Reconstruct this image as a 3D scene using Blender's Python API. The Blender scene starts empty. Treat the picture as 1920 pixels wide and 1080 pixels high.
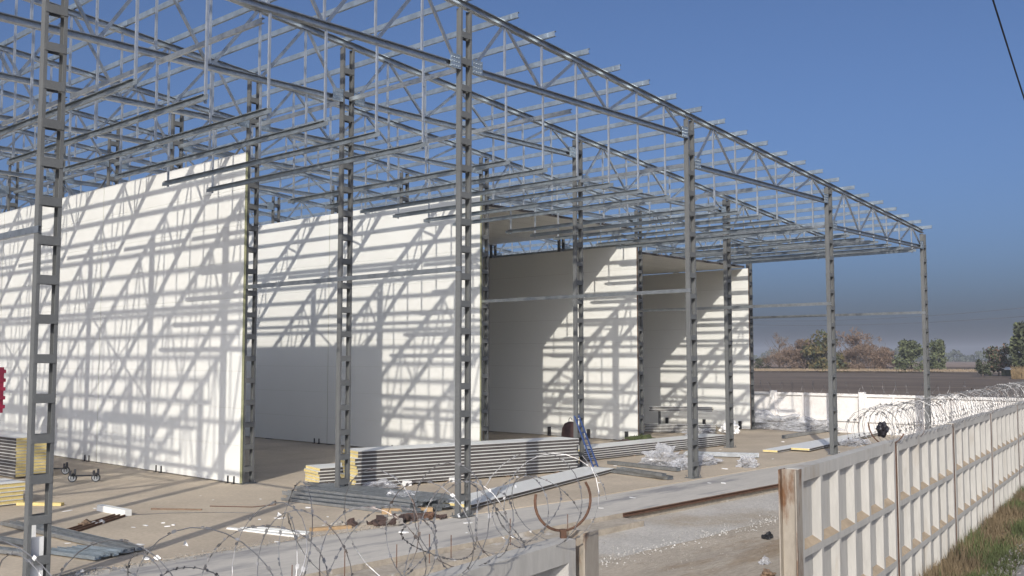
import bpy, bmesh, math, random
from mathutils import Vector, Matrix, noise as mnoise
R = math.radians
rnd = random.Random(7)
scene = bpy.context.scene
col = scene.collection

# ------------------------------------------------------------------ camera constants
EYE = 3.6
PITCH = math.atan(132.0 / 1860.0)
YAW = R(42.187)                       # the view direction, measured from the row direction +X towards +Y
FWD = Vector((math.cos(YAW), math.sin(YAW), 0))
RGT = Vector((math.sin(YAW), -math.cos(YAW), 0))
F3 = FWD * math.cos(PITCH) + Vector((0, 0, 1)) * math.sin(PITCH)
U3 = -FWD * math.sin(PITCH) + Vector((0, 0, 1)) * math.cos(PITCH)

def away(px, dist, z=0.0):
    """a far place: bearing read off the photograph, distance estimated"""
    d = FWD * 1865 + RGT * (px - 960)
    d.normalize()
    return Vector((d.x * dist, d.y * dist, z))

# ------------------------------------------------------------------ mesh building
class MB:
    def __init__(s):
        s.v = []; s.f = []; s.m = []
    def add(s, vs, fs, mi=0):
        b = len(s.v)
        s.v += [tuple(v) for v in vs]
        for f in fs:
            s.f.append([b + i for i in f]); s.m.append(mi)
    def box(s, a, b, mi=0):
        x0, y0, z0 = a; x1, y1, z1 = b
        s.add([(x0,y0,z0),(x1,y0,z0),(x1,y1,z0),(x0,y1,z0),(x0,y0,z1),(x1,y0,z1),(x1,y1,z1),(x0,y1,z1)],
              [(0,3,2,1),(4,5,6,7),(0,1,5,4),(1,2,6,5),(2,3,7,6),(3,0,4,7)], mi)
    def box6(s, a, b, mis):
        """mis: material of bottom, top, -y, +x, +y, -x"""
        x0, y0, z0 = a; x1, y1, z1 = b
        vs = [(x0,y0,z0),(x1,y0,z0),(x1,y1,z0),(x0,y1,z0),(x0,y0,z1),(x1,y0,z1),(x1,y1,z1),(x0,y1,z1)]
        fs = [(0,3,2,1),(4,5,6,7),(0,1,5,4),(1,2,6,5),(2,3,7,6),(3,0,4,7)]
        base = len(s.v); s.v += vs
        for f, m in zip(fs, mis):
            s.f.append([base + i for i in f]); s.m.append(m)
    def prism(s, poly, z0, z1, mi=0, mtop=None):
        n = len(poly); b = len(s.v)
        s.v += [(x, y, z0) for x, y in poly] + [(x, y, z1) for x, y in poly]
        s.f.append([b + i for i in reversed(range(n))]); s.m.append(mi)
        s.f.append([b + n + i for i in range(n)]); s.m.append(mi if mtop is None else mtop)
        for i in range(n):
            j = (i + 1) % n
            s.f.append([b + i, b + j, b + n + j, b + n + i]); s.m.append(mi)
    def sweep(s, p0, p1, prof, side, mi=0):
        """profile [(u,w)] swept from p0 to p1; u runs along `side`, w along the third axis"""
        p0 = Vector(p0); p1 = Vector(p1); d = (p1 - p0).normalized()
        side = Vector(side); side = (side - d * side.dot(d)).normalized()
        w = d.cross(side)
        n = len(prof); b = len(s.v)
        for p in (p0, p1):
            s.v += [tuple(p + side * a + w * c) for a, c in prof]
        for i in range(n):
            j = (i + 1) % n
            s.f.append([b + i, b + j, b + n + j, b + n + i]); s.m.append(mi)
        s.f.append([b + i for i in reversed(range(n))]); s.m.append(mi)
        s.f.append([b + n + i for i in range(n)]); s.m.append(mi)
    def channel(s, p0, p1, h, w, t, side, lip=0.0, mi=0):
        """C section: web h tall at u=0, flanges reaching +w along `side`; centred on the line in height"""
        a = h / 2
        if lip:
            prof = [(0,-a),(w,-a),(w,-a+lip),(w-t,-a+lip),(w-t,-a+t),(t,-a+t),(t,a-t),(w-t,a-t),(w-t,a-lip),(w,a-lip),(w,a),(0,a)]
        else:
            prof = [(0,-a),(w,-a),(w,-a+t),(t,-a+t),(t,a-t),(w,a-t),(w,a),(0,a)]
        s.sweep(p0, p1, prof, side, mi)
    def bar(s, p0, p1, w, h, side, mi=0):
        s.sweep(p0, p1, [(-w/2,-h/2),(w/2,-h/2),(w/2,h/2),(-w/2,h/2)], side, mi)
    def tube(s, pts, rad, n=5, mi=0, cap=True):
        pts = [Vector(p) for p in pts]
        if not hasattr(rad, '__len__'): rad = [rad] * len(pts)
        b = len(s.v); k = len(pts); ref = None
        for i, p in enumerate(pts):
            d = (pts[min(i+1, k-1)] - pts[max(i-1, 0)])
            if d.length < 1e-9: d = Vector((0,0,1))
            d.normalize()
            if ref is None:
                ref = Vector((0,0,1)) if abs(d.z) < .9 else Vector((1,0,0))
            ref = ref - d * ref.dot(d)
            if ref.length < 1e-6: ref = d.orthogonal()
            ref.normalize(); q = d.cross(ref)
            for j in range(n):
                a = 2 * math.pi * j / n
                s.v.append(tuple(p + (ref * math.cos(a) + q * math.sin(a)) * rad[i]))
        for i in range(k - 1):
            for j in range(n):
                j2 = (j + 1) % n
                s.f.append([b+i*n+j, b+i*n+j2, b+(i+1)*n+j2, b+(i+1)*n+j]); s.m.append(mi)
        if cap:
            s.f.append([b + j for j in reversed(range(n))]); s.m.append(mi)
            s.f.append([b + (k-1)*n + j for j in range(n)]); s.m.append(mi)
    def lump(s, c, r, seed, rough=.35, sub=2, mi=0, flat=None, fr=1.0):
        bm = bmesh.new()
        bmesh.ops.create_icosphere(bm, subdivisions=sub, radius=1)
        off = Vector((seed * 3.7, seed * 1.9, seed * 5.3))
        b = len(s.v)
        for v in bm.verts:
            k = 1 + rough * (mnoise.noise(v.co * 1.7 + off) * 1.3 + mnoise.noise(v.co * 4.5 * fr + off) * .8 + (mnoise.noise(v.co * 22 + off) * .5 if fr > 1 else 0))
            p = Vector((v.co.x * r[0], v.co.y * r[1], v.co.z * r[2])) * k
            z = p.z + c[2]
            if flat is not None: z = max(z, flat)
            s.v.append((p.x + c[0], p.y + c[1], z))
        for f in bm.faces:
            s.f.append([b + v.index for v in f.verts]); s.m.append(mi)
        bm.free()
    def build(s, name, mats, parent=None, loc=None, smooth=False, fix=False):
        me = bpy.data.meshes.new(name)
        me.from_pydata(s.v, [], s.f)
        if not isinstance(mats, (list, tuple)): mats = [mats]
        for m in mats: me.materials.append(m)
        for p, m in zip(me.polygons, s.m):
            p.material_index = m; p.use_smooth = smooth
        if fix:
            bm = bmesh.new(); bm.from_mesh(me)
            bmesh.ops.recalc_face_normals(bm, faces=bm.faces[:]); bm.to_mesh(me); bm.free()
        me.update()
        return link(name, me, parent, loc)

def link(name, me, parent=None, loc=None):
    o = bpy.data.objects.new(name, me); col.objects.link(o)
    if parent is not None: o.parent = parent
    if loc is not None: o.location = loc
    return o

def tag(o, label=None, cat=None, group=None, kind=None):
    if label: o['label'] = label
    if cat: o['category'] = cat
    if group: o['group'] = group
    if kind: o['kind'] = kind
    return o

def thing(name, label, cat, loc=(0,0,0), rz=0, group=None):
    o = link(name, None, None, loc); o.rotation_euler = (0, 0, rz)
    return tag(o, label, cat, group, 'thing')

ORD = ['first','second','third','fourth','fifth','sixth','seventh','eighth','ninth','tenth','eleventh','twelfth']

# ------------------------------------------------------------------ materials
def mat(name, c, rough=.7, metal=0.0, var=.12, scale=3.0, fine=.0, fscale=60., bump=0.0, bscale=80., tint=None, tintscale=1.2,
        tintlo=.5, tinthi=.7, coord='pos', stretch=None, spec=None, trans=None):
    m = bpy.data.materials.new(name); m.use_nodes = True
    nt = m.node_tree; N = nt.nodes; L = nt.links
    bs = N['Principled BSDF']
    bs.inputs['Roughness'].default_value = rough
    bs.inputs['Metallic'].default_value = metal
    if spec is not None: bs.inputs['Specular IOR Level'].default_value = spec
    if coord == 'pos':
        g = N.new('ShaderNodeNewGeometry').outputs['Position']
    else:
        g = N.new('ShaderNodeTexCoord').outputs['Object']
    if stretch:
        mp = N.new('ShaderNodeMapping'); mp.inputs['Scale'].default_value = stretch
        L.new(g, mp.inputs['Vector']); g = mp.outputs['Vector']
    def nz(sc, det=4, ro=.6):
        n = N.new('ShaderNodeTexNoise'); n.inputs['Scale'].default_value = sc
        n.inputs['Detail'].default_value = det; n.inputs['Roughness'].default_value = ro
        L.new(g, n.inputs['Vector']); return n.outputs['Fac']
    def ramp(f, lo, hi, a, b):
        r = N.new('ShaderNodeMapRange'); r.inputs['From Min'].default_value = lo; r.inputs['From Max'].default_value = hi
        r.inputs['To Min'].default_value = a; r.inputs['To Max'].default_value = b
        L.new(f, r.inputs['Value']); return r.outputs['Result']
    def mixc(f, a, b, mode='MIX'):
        x = N.new('ShaderNodeMix'); x.data_type = 'RGBA'; x.blend_type = mode
        for sock, val in ((x.inputs['Factor'], f), (x.inputs[6], a), (x.inputs[7], b)):
            if hasattr(val, 'links') or hasattr(val, 'is_linked'): L.new(val, sock)
            elif isinstance(val, (int, float)): sock.default_value = val
            else: sock.default_value = (*val, 1)
        return x.outputs[2]
    lo = tuple(max(0, x * (1 - var)) for x in c); hi = tuple(min(1, x * (1 + var)) for x in c)
    cc = mixc(ramp(nz(scale), .3, .7, 0, 1), lo, hi)
    if tint:
        cc = mixc(ramp(nz(tintscale, 6, .65), tintlo, tinthi, 0, 1), cc, tint)
    if fine:
        cc = mixc(1.0, cc, mixc(ramp(nz(fscale, 3), .3, .7, 0, 1), (1-fine,)*3, (1,)*3), 'MULTIPLY')
    L.new(cc, bs.inputs['Base Color'])
    if metal > .3 or rough < .5:
        L.new(ramp(nz(scale * 4), .3, .7, rough * .8, min(1, rough * 1.2)), bs.inputs['Roughness'])
    if bump:
        bp = N.new('ShaderNodeBump'); bp.inputs['Strength'].default_value = bump; bp.inputs['Distance'].default_value = .02
        L.new(nz(bscale, 5, .65), bp.inputs['Height']); L.new(bp.outputs['Normal'], bs.inputs['Normal'])
    if trans:
        t = N.new('ShaderNodeBsdfTransparent'); mx = N.new('ShaderNodeMixShader'); mx.inputs['Fac'].default_value = trans
        L.new(bs.outputs['BSDF'], mx.inputs[1]); L.new(t.outputs['BSDF'], mx.inputs[2])
        L.new(mx.outputs['Shader'], N['Material Output'].inputs['Surface'])
    return m

M = {}
M['galv'] = mat('galvanised_steel', (.46,.48,.49), .34, .84, .18, 5, .12, 40)
M['galv_web'] = mat('galvanised_strip', (.37,.425,.46), .40, .7, .22, 3, .15, 30)
M['galv_glint'] = mat('galvanised_stud_painted_glint', (.56,.58,.59), .34, .72, .14, 4, .08, 30)  # paler copy of the steel: sun glints on verticals and hangers put into the colour
M['galv_shaded'] = mat('galvanised_strip_painted_shade', (.33,.365,.385), .40, .72, .2, 3, .15, 30)  # darker copy of the strip: shade on the hung purlins put into the colour
M['grey_paint'] = mat('grey_primer_paint', (.125,.128,.125), .6, 0, .12, 1.3, .14, 30, tint=(.10,.097,.09), tintscale=.8, tintlo=.6, tinthi=.85)
M['white_sheet'] = mat('white_coated_sheet', (.75,.745,.695), .42, 0, .015, .5, .02, 20)
M['foam'] = mat('yellow_mineral_core', (.70,.56,.24), .95, 0, .10, 6, .18, 50, bump=.3)
M['foam_edge'] = mat('dull_core_edge', (.42,.42,.24), .95, 0, .10, 6, .15, 50)
M['edge_grey'] = mat('panel_joint_edge', (.085,.075,.07), .8, 0, .15, 3, .1, 50)
M['concrete'] = mat('slab_concrete', (.53,.44,.325), .9, 0, .13, .4, .2, 11, bump=.15, bscale=30, tint=(.43,.355,.27), tintscale=.28, tintlo=.5, tinthi=.68)
M['path'] = mat('path_concrete', (.53,.49,.425), .85, 0, .10, .7, .14, 12, bump=.15, bscale=25, tint=(.30,.285,.27), tintscale=.8, tintlo=.52, tinthi=.64, stretch=(.3,1.5,1))
M['path_edge'] = mat('cast_concrete_edge', (.44,.38,.30), .9, 0, .15, 1.5, .25, 8, bump=.4, bscale=12, tint=(.58,.54,.48), tintscale=2.2, tintlo=.6, tinthi=.68)
M['yard'] = mat('yard_crushed_stone', (.57,.53,.465), .95, 0, .12, .7, .32, 18, bump=.8, bscale=20, tint=(.47,.40,.31), tintscale=.22, tintlo=.5, tinthi=.62)
M['dirt'] = mat('trodden_dirt', (.47,.40,.31), .95, 0, .15, .8, .3, 14, bump=.8, bscale=16, tint=(.33,.245,.155), tintscale=.55, tintlo=.5, tinthi=.62, stretch=(.35,1.4,1))
M['soil'] = mat('ploughed_soil', (.125,.088,.058), 1, 0, .35, .35, .4, 1.3, tint=(.19,.14,.095), tintscale=.06, tintlo=.48, tinthi=.62, stretch=(1,.25,1))
M['straw'] = mat('dry_stubble', (.27,.205,.135), 1, 0, .2, .5, .2, 3)
M['verge'] = mat('verge_earth', (.16,.12,.075), 1, 0, .2, 1.5, .3, 12)
M['road'] = mat('road_gravel', (.27,.25,.235), .95, 0, .12, 1.0, .35, 18, bump=.6, bscale=22)
M['fence'] = mat('cast_fence_concrete', (.475,.45,.40), .85, 0, .08, 1.4, .14, 14, bump=.2, bscale=30, tint=(.37,.31,.235), tintscale=2.6, tintlo=.56, tinthi=.78, stretch=(1,1,.22))
M['ledge_dust'] = mat('dusty_fence_ledge', (.40,.31,.21), .95, 0, .15, 3, .2, 20)
M['whitewash'] = mat('whitewashed_concrete', (.80,.765,.72), .9, 0, .05, 1.2, .14, 7, bump=.3, bscale=14, tint=(.60,.50,.43), tintscale=1.1, tintlo=.62, tinthi=.80)
M['rust'] = mat('rusty_steel', (.15,.08,.05), .85, .2, .3, 6, .2, 40)
M['rust_grey'] = mat('weathered_steel', (.36,.315,.255), .75, .2, .12, 3, .15, 30, tint=(.17,.085,.04), tintscale=3.2, tintlo=.50, tinthi=.62, stretch=(1,1,.35))
M['dark'] = mat('dark_steel', (.035,.035,.038), .55, .3, .2, 5)
M['rubber'] = mat('caster_rubber', (.03,.03,.032), .7, 0, .1, 5)
M['blue'] = mat('blue_paint', (.04,.075,.20), .5, 0, .12, 3)
M['maroon'] = mat('dark_brown_cloth', (.045,.022,.02), .85, 0, .3, 6)
M['black'] = mat('black_plastic_film', (.02,.017,.02), .35, 0, .3, 6)
M['red'] = mat('red_paint', (.36,.02,.06), .5, 0, .1, 4)
M['film'] = mat('clear_plastic_film', (.55,.55,.56), .3, 0, .15, 6, trans=.58)
M['white_scrap'] = mat('white_scrap', (.78,.77,.74), .7, 0, .06, 8)
M['wood'] = mat('raw_timber', (.40,.27,.145), .8, 0, .2, 3, .2, 20, stretch=(1,6,6))
M['wood_dark'] = mat('old_timber', (.21,.14,.09), .9, 0, .25, 3, .2, 20)
M['clod'] = mat('rusty_offcuts', (.085,.055,.045), .9, .1, .35, 5, .3, 20)
M['stone'] = mat('broken_concrete', (.33,.30,.255), .95, 0, .15, 3, .2, 12)
M['pale_stone'] = mat('pale_broken_stone', (.46,.44,.40), .95, 0, .2, 3, .2, 12)
M['wire'] = mat('razor_wire', (.26,.255,.25), .45, .6, .3, 5, tint=(.13,.085,.06), tintscale=2.0, tintlo=.54, tinthi=.68)
M['cable'] = mat('black_cable', (.012,.012,.014), .6, 0, .1, 1)
M['far_wire'] = mat('grey_line', (.16,.16,.17), .6, .2, .1, 1)
M['weed'] = mat('weeds', (.07,.085,.03), .9, 0, .35, 6, .3, 25)
M['bark'] = mat('bark', (.14,.11,.085), .95, 0, .2, 3)
def leaf_mat(n, c, v=.28): return mat(n, c, .85, 0, v, .5, .25, 1.6)
M['lf_green'] = leaf_mat('green_foliage', (.075,.088,.042))
M['lf_green2'] = leaf_mat('light_green_foliage', (.13,.145,.065))
M['lf_olive'] = leaf_mat('olive_foliage', (.125,.10,.035))
M['lf_pink'] = leaf_mat('bare_pinkish_twigs', (.20,.14,.095))
M['lf_brown'] = leaf_mat('brown_foliage', (.165,.105,.07))
M['lf_dark'] = leaf_mat('dark_foliage', (.055,.062,.033))
M['reed'] = leaf_mat('yellow_reeds', (.20,.14,.07))
M['grass'] = leaf_mat('verge_grass', (.085,.105,.035), .45)
M['grass_dry'] = leaf_mat('dry_grass', (.17,.125,.07), .4)
M['far_wood'] = leaf_mat('far_wood', (.08,.09,.06))

# ------------------------------------------------------------------ world, sun, camera
PHI, ELEV = R(29.8), R(26.4)
sun_d = Vector((math.cos(PHI)*math.cos(ELEV), math.sin(PHI)*math.cos(ELEV), -math.sin(ELEV)))
w = bpy.data.worlds.new("World"); scene.world = w; w.use_nodes = True
nt = w.node_tree; bg = nt.nodes['Background']
sky = nt.nodes.new('ShaderNodeTexSky'); sky.sky_type = 'NISHITA'; sky.sun_disc = False
sky.sun_elevation = ELEV; sky.sun_rotation = math.atan2(-sun_d.x, -sun_d.y) % (2*math.pi)
sky.altitude = 100; sky.air_density = .6; sky.dust_density = 5.6; sky.ozone_density = 6.0
nt.links.new(sky.outputs['Color'], bg.inputs['Color']); bg.inputs['Strength'].default_value = .145
sl = bpy.data.lights.new('sun', 'SUN'); sl.energy = 3.7; sl.angle = R(.45); sl.color = (1, .945, .86)
so = bpy.data.objects.new('sun', sl); col.objects.link(so); so.rotation_euler = sun_d.to_track_quat('-Z', 'Y').to_euler()
cam = bpy.data.cameras.new('camera'); cam.sensor_width = 36; cam.lens = 36 * 1860 / 1920; cam.clip_end = 20000; cam.clip_start = .1
co = bpy.data.objects.new('camera', cam); col.objects.link(co); scene.camera = co
rm = Matrix((RGT, U3, -F3)).transposed()
co.matrix_world = Matrix.Translation((0, 0, EYE)) @ rm.to_4x4()
vs = scene.view_settings; vs.view_transform = 'Standard'; vs.look = 'None'; vs.gamma = 1; vs.exposure = 0

# ------------------------------------------------------------------ the setting
LOW = -.25
def sheet(name, poly, z, m, kind='structure', label=None):
    b = MB(); b.add([(x, y, z) for x, y in poly], [list(range(len(poly)))])
    o = b.build(name, m); tag(o, label, None, None, kind); return o
sheet('ground', [(-400,-1500),(3300,-1500),(3300,3300),(-400,3300)], LOW-.05, M['soil'], label='dark ploughed field around the building site')
sheet('yard', [(-40,-30),(47.4,-30),(47.4,70),(-40,70)], LOW, M['yard'], label='pale crushed stone yard in front of the steel frame')
UX, UY = math.cos(R(8.65)), math.sin(R(8.65))
FX, FY = 10.35, 5.14
def fl(s, off=0): return (FX + UX*s - UY*off, FY + UY*s + UX*off)
# trodden strip inside the fence, verge and road outside it
sheet('dirt_track', [fl(-30,.2), fl(38,.2), fl(38,1.6), fl(24,2.9), fl(18,3.55), fl(15.2,4.0), fl(12.9,4.35), fl(11,4.8), fl(9,5.05), fl(7.4,5.4), fl(6.1,5.55), fl(2,6.3), fl(-30,9)], LOW+.006, M['dirt'], label='brown wheel track inside the concrete fence')
b = MB()
b.prism([fl(-30,.25), fl(-30,-3.2), fl(140,-3.2), fl(140,.25)], LOW-.3, -.03)
tag(b.build('verge', M['verge']), 'earth bank along the outside of the fence', kind='structure')
b = MB(); b.prism([(-30,-14), (60,-1.5), (200,19), (200,24.5), (28.5,6.65), (20.5,5.55), (17.5,5.05), (-30,-4)], LOW-.3, -.012)
tag(b.build('gravel_road', M['road']), 'grey gravel road edge outside the fence', kind='structure')
b = MB(); b.prism([(-30,17.3),(8.5,16.85),(12.4,16.75),(20,16.05),(46.9,15.95),(46.9,60),(-30,60)], LOW-.3, 0)
tag(b.build('floor_slab', M['concrete']), 'tan concrete floor slab under the steel frame', kind='structure')
b = MB(); b.prism([(-30,14.0),(19.0,13.95),(46.6,13.55),(46.6,16.4),(-30,18)], LOW-.3, -.02, 1, 0)
tag(b.build('path', [M['path'], M['path_edge']]), 'grey concrete path running along the front of the slab', kind='structure')
# lower rough footing showing in front of the path, left of the rusty edge angle
b = MB(); b.prism([(-30,12.9),(19.2,13.3),(19.2,13.93),(-30,13.98)], LOW-.3, LOW+.13)
tag(b.build('footing_ledge', M['path_edge']), 'rough concrete footing ledge below the path', kind='structure')
# dry stubble strip below the far bushes
sheet('stubble_strip', [tuple(away(1200,300)[:2]), tuple(away(2300,300)[:2]), tuple(away(2300,345)[:2]), tuple(away(1200,345)[:2])], LOW+.04, M['straw'], label='strip of pale dry stubble below the far bushes')
sheet('far_field', [tuple(away(700,480)[:2]), tuple(away(3000,480)[:2]), tuple(away(3000,3000)[:2]), tuple(away(700,3000)[:2])], LOW+.3,
      mat('far_field_earth', (.24,.165,.115), 1, 0, .2, .01, .1, .1), label='brown far field reaching the horizon')

# ------------------------------------------------------------------ the steel frame
XS = [-12.7, -3.05, 6.78, 16.3, 26.15, 36.0, 45.85]        # column lines, index 0 is the leftmost one (out of frame)
YS = [16.3 + 4.4 * k for k in range(9)]                    # rows, front to back
PB = [(b_ - a_) / 7 for a_, b_ in zip(XS, XS[1:])] + [9.85 / 7]
def ztop(x): return 12.05 - .0879 * (x - 16.3)
ZB = [10.45, 10.45, 10.45, 10.45, 9.58, 8.65]              # bottom chord height of each bay
ROW = ['front','second','third','fourth','fifth','sixth','seventh','eighth','ninth']
COLN = ['outermost left','left outer','first','second','third','fourth','last']

CW, CD = .37, .15                                          # column: across X, along Y
def post_mesh(h, s):
    b = MB()
    b.channel((s*CW/2, 0, 0.02), (s*CW/2, 0, h), CD, .06, .012, (-s, 0, 0))
    return b
def col_height(i): return ztop(XS[i]) - .20
post_cache = {}; bat_me = None
def batten_zs(h): 
    z = .42; out = []
    while z < h - .15: out.append(z); z += .635
    return out
b = MB(); b.box((-CW/2+.012, -.006, -.072), (CW/2-.012, .006, .072)); bat_me = None
bat_o = b.build('batten_plate', M['grey_paint']); bat_me = bat_o.data; bpy.data.objects.remove(bat_o)
b = MB(); b.box((-.25,-.16,.0),(.25,.16,.02))
for sx in (-1,1):
    for sy in (-1,1): b.tube([(sx*.21,sy*.12,.02),(sx*.21,sy*.12,.09)], .014, 6)
bp_o = b.build('base_plate', M['grey_paint']); bp_me = bp_o.data; bpy.data.objects.remove(bp_o)
for i, x in enumerate(XS):
    h = col_height(i)
    far_b = None
    for k, y in enumerate(YS):
        if i < 2 and k > 5: continue
        if i == 2 and k == 0: lab = 'nearest grey lattice column, tall at left with a white board at its foot'
        elif k == 0: lab = f'grey lattice column, {COLN[i]} of the front row counted from the left'
        elif i == 3 and k == 2: lab = 'grey lattice column standing at the free end of the largest white wall'
        else: lab = f'grey lattice column in the {ROW[k]} row back, {COLN[i]} column line from left'
        t = thing('steel_column', lab, 'column', (x, y, 0), 0, 'lattice columns of the steel frame')
        for s in (-1, 1):
            if (i, s) not in post_cache:
                o = post_mesh(h, s).build('channel_post', M['grey_paint'], t); post_cache[(i, s)] = o.data
            else: link('channel_post', post_cache[(i, s)], t)
        link('base_plate', bp_me, t)
        if k <= 3 and i >= 2:
            for zz in batten_zs(h):
                for s in (-1, 1): link('batten_plate', bat_me, t, (0, s*(CD/2+.007), zz))
        else:
            if far_b is None:
                bb = MB()
                for zz in batten_zs(h):
                    for s in (-1, 1): bb.box((-CW/2+.012, s*(CD/2+.007)-.006, zz-.072), (CW/2-.012, s*(CD/2+.007)+.006, zz+.072))
                far_b = bb.build('batten', M['grey_paint'], t).data
            else: link('batten', far_b, t)

# trusses -------------------------------------------------------------------------------------
CEIL = 8.38                                                # centre height of the hung ceiling purlins
tr_cache = {}
def truss_parts(i):
    """meshes of the truss spanning column line i to i+1, in coordinates local to the left column"""
    if i in tr_cache: return tr_cache[i]
    g = M['galv']; x0 = XS[i]; out = []
    zb = ZB[i]; tz = lambda u: ztop(x0 + u) - .08
    L = XS[i+1] - x0; P = PB[i]
    def put(name, b, m=g):
        o = b.build(name, m); out.append((name, o.data)); bpy.data.objects.remove(o)
    b = MB(); b.channel((0, .0, tz(0)), (L, .0, tz(L)), .155, .07, .007, (0,-1,0), .02); b.channel((0, .012, tz(0)), (L, .012, tz(L)), .155, .07, .007, (0,1,0), .02); put('top_chord', b)
    e = CW/2 + .01
    b = MB(); b.channel((e, .0, zb), (L-e, .0, zb), .145, .07, .007, (0,-1,0), .02); b.channel((e, .012, zb), (L-e, .012, zb), .145, .07, .007, (0,1,0), .02); put('bottom_chord', b)
    for n in range(1, 7):
        u = n * P
        b = MB(); b.channel((u, -.03, zb+.07), (u, -.03, tz(u)-.07), .05, .045, .006, (0,1,0), .012); put('vertical', b, M['galv_glint'])
    seq = [(0,0,1,1),(1,1,2,0),(2,0,3,1),(3,1,4,0),(4,0,5,1),(5,0,6,1),(6,1,7,0)]
    for a, ta, c, tc in seq:
        ua, uc = a*P, c*P
        if a == 0: ua += .30
        if c == 7: uc -= .30
        if 0 < a < 7: ua += .07
        if 0 < c < 7: uc -= .07
        za = tz(ua) - .07 if ta else zb + .07
        zc = tz(uc) - .07 if tc else zb + .07
        b = MB(); b.channel((ua, -.035, za), (uc, -.035, zc), .07, .05, .006, (0,1,0), .012); put('diagonal', b)
    for u, s in ((e, 1), (L - e, -1)):
        b = MB(); b.box((min(u, u+s*.34), -.093, zb-.10), (max(u, u+s*.34), -.082, zb+.24))
        for r in range(3):
            for q in range(4):
                cx = u + s*(.06 + q*.075); cz = zb - .04 + r*.10
                b.tube([(cx, -.093, cz), (cx, -.113, cz)], .016, 6, 1)
        put('gusset_plate', b, [M['galv_web'], M['galv']])
    tr_cache[i] = out
    return out
hang_cache = {}
def hanger(i, n):
    if (i, n) not in hang_cache:
        b = MB(); u = n * PB[i]
        b.channel((u+.05, -.03, CEIL-.09), (u+.05, -.03, ZB[i]-.09), .045, .045, .005, (0,1,0), .012)
        if ZB[i] - CEIL < .3:
            b = MB(); b.channel((u+.05, -.03, CEIL-.09), (u+.05, -.03, ZB[i]+.1), .06, .05, .005, (0,1,0), .012)
        o = b.build('hanger', M['galv_glint']); hang_cache[(i, n)] = o.data; bpy.data.objects.remove(o)
    return hang_cache[(i, n)]
BAYN = ['outermost left','left outer','first','second','third','last']
for i in range(6):
    for k, y in enumerate(YS):
        if i < 1 and k > 4: continue
        t = thing('roof_truss', f'galvanised roof truss in the {ROW[k]} row, spanning the {BAYN[i]} bay from left', 'truss',
                  (XS[i], y, 0), 0, 'roof trusses of the steel frame')
        for name, me in truss_parts(i): link(name, me, t)
        if (i >= 2 and k <= 2) or (i == 1 and k >= 1):
            for n in range(1, 7): link('hanger', hanger(i, n), t)

# purlins --------------------------------------------------------------------------------------
ZPROF = [(-.004,-.07),(.06,-.07),(.06,-.052),(.054,-.052),(.054,-.064),(.002,-.064),(.002,.064),(.06,.064),(.06,.07),(-.004,.07)]
Y0P, Y1P = YS[0] - .45, YS[-1] + .4
for i in range(6):
    for n in range(0, 7):
        x = XS[i] + n * PB[i]
        if x > 45.9: continue
        b = MB(); z = ztop(x) + .076
        b.sweep((x, Y0P, z), (x, Y1P, z), ZPROF, (1,0,0))
        for y in YS: b.box((x-.012, y-.22, z-.052), (x-.003, y+.22, z+.052))
        if n == 0: lab = f'galvanised roof purlin crossing the {COLN[i]} column line, laid over the trusses'
        else: lab = f'galvanised roof purlin laid over the trusses, {ORD[n-1]} one right of the {COLN[i]} column line'
        tag(b.build('roof_purlin', M['galv_web']), lab, 'purlin', 'roof purlins over the trusses')
x = XS[6] - .1; b = MB(); z = ztop(x) + .076; b.sweep((x, Y0P, z), (x, Y1P, z), ZPROF, (1,0,0))
tag(b.build('roof_purlin', M['galv_web']), 'galvanised roof purlin at the lowest right eave edge', 'purlin', 'roof purlins over the trusses')
for i in range(1, 6):
    for n in range(1, 7):
        x = XS[i] + n * PB[i]
        y0, y1 = (YS[0]-.06, YS[2]+.06) if i >= 2 else (YS[1]-.06, YS[-1])
        b = MB(); b.channel((x, y0, CEIL), (x, y1, CEIL), .13, .055, .006, (-1,0,0), .016)
        for y in YS:
            if y0 < y < y1: b.box((x-.012, y-.2, CEIL-.05), (x-.002, y+.2, CEIL+.05))
        tag(b.build('ceiling_purlin', M['galv_shaded']), f'low galvanised purlin hung under the trusses, {ORD[n-1]} one right of the {COLN[i]} column line', 'purlin',
            'low purlins hung under the trusses')
# ties along the rows at bottom chord level
for i in range(1, 7):
    for dn in (0, 3):
        if dn == 3 and i == 6: continue
        bay = min(i, 5)
        x = XS[i] + dn * PB[i] + (0 if dn else .0)
        z = ZB[bay] - (.0 if dn == 0 else .22)
        where = f'at the {COLN[i]} column line' if dn == 0 else f'midway across the {BAYN[i]} bay'
        t = thing('tie_beam', f'galvanised tie beam running back {where} below the trusses', 'tie beam', (x, 0, 0), 0, 'tie beams between the trusses')
        for k in range(8):
            b = MB(); a, c = YS[k] + .14, YS[k+1] - .14
            b.channel((-.035, a, z), (-.035, c, z), .11, .06, .006, (1,0,0), .02); b.build('tie_length', M['galv'], t)
# thin cross braces between rows two and three
for i in (2, 3, 4, 5):
    for ka in (2, 4, 6):
        t = thing('cross_brace', f'thin crossed brace rods at the {COLN[i]} column line between the {ROW[ka]} and {ROW[ka+1]} rows', 'brace', (XS[i], 0, 0), 0, 'cross braces between columns')
        for s in (0, 1):
            b = MB(); za, zb_ = (7.5, ZB[i]-.15) if s else (ZB[i]-.15, 7.5)
            b.bar((.02 + .05*s, YS[ka]+.14, za), (.02 + .05*s, YS[ka+1]-.14, zb_), .05, .05, (1,0,0)); b.build('brace_rod', M['galv'], t)
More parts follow.
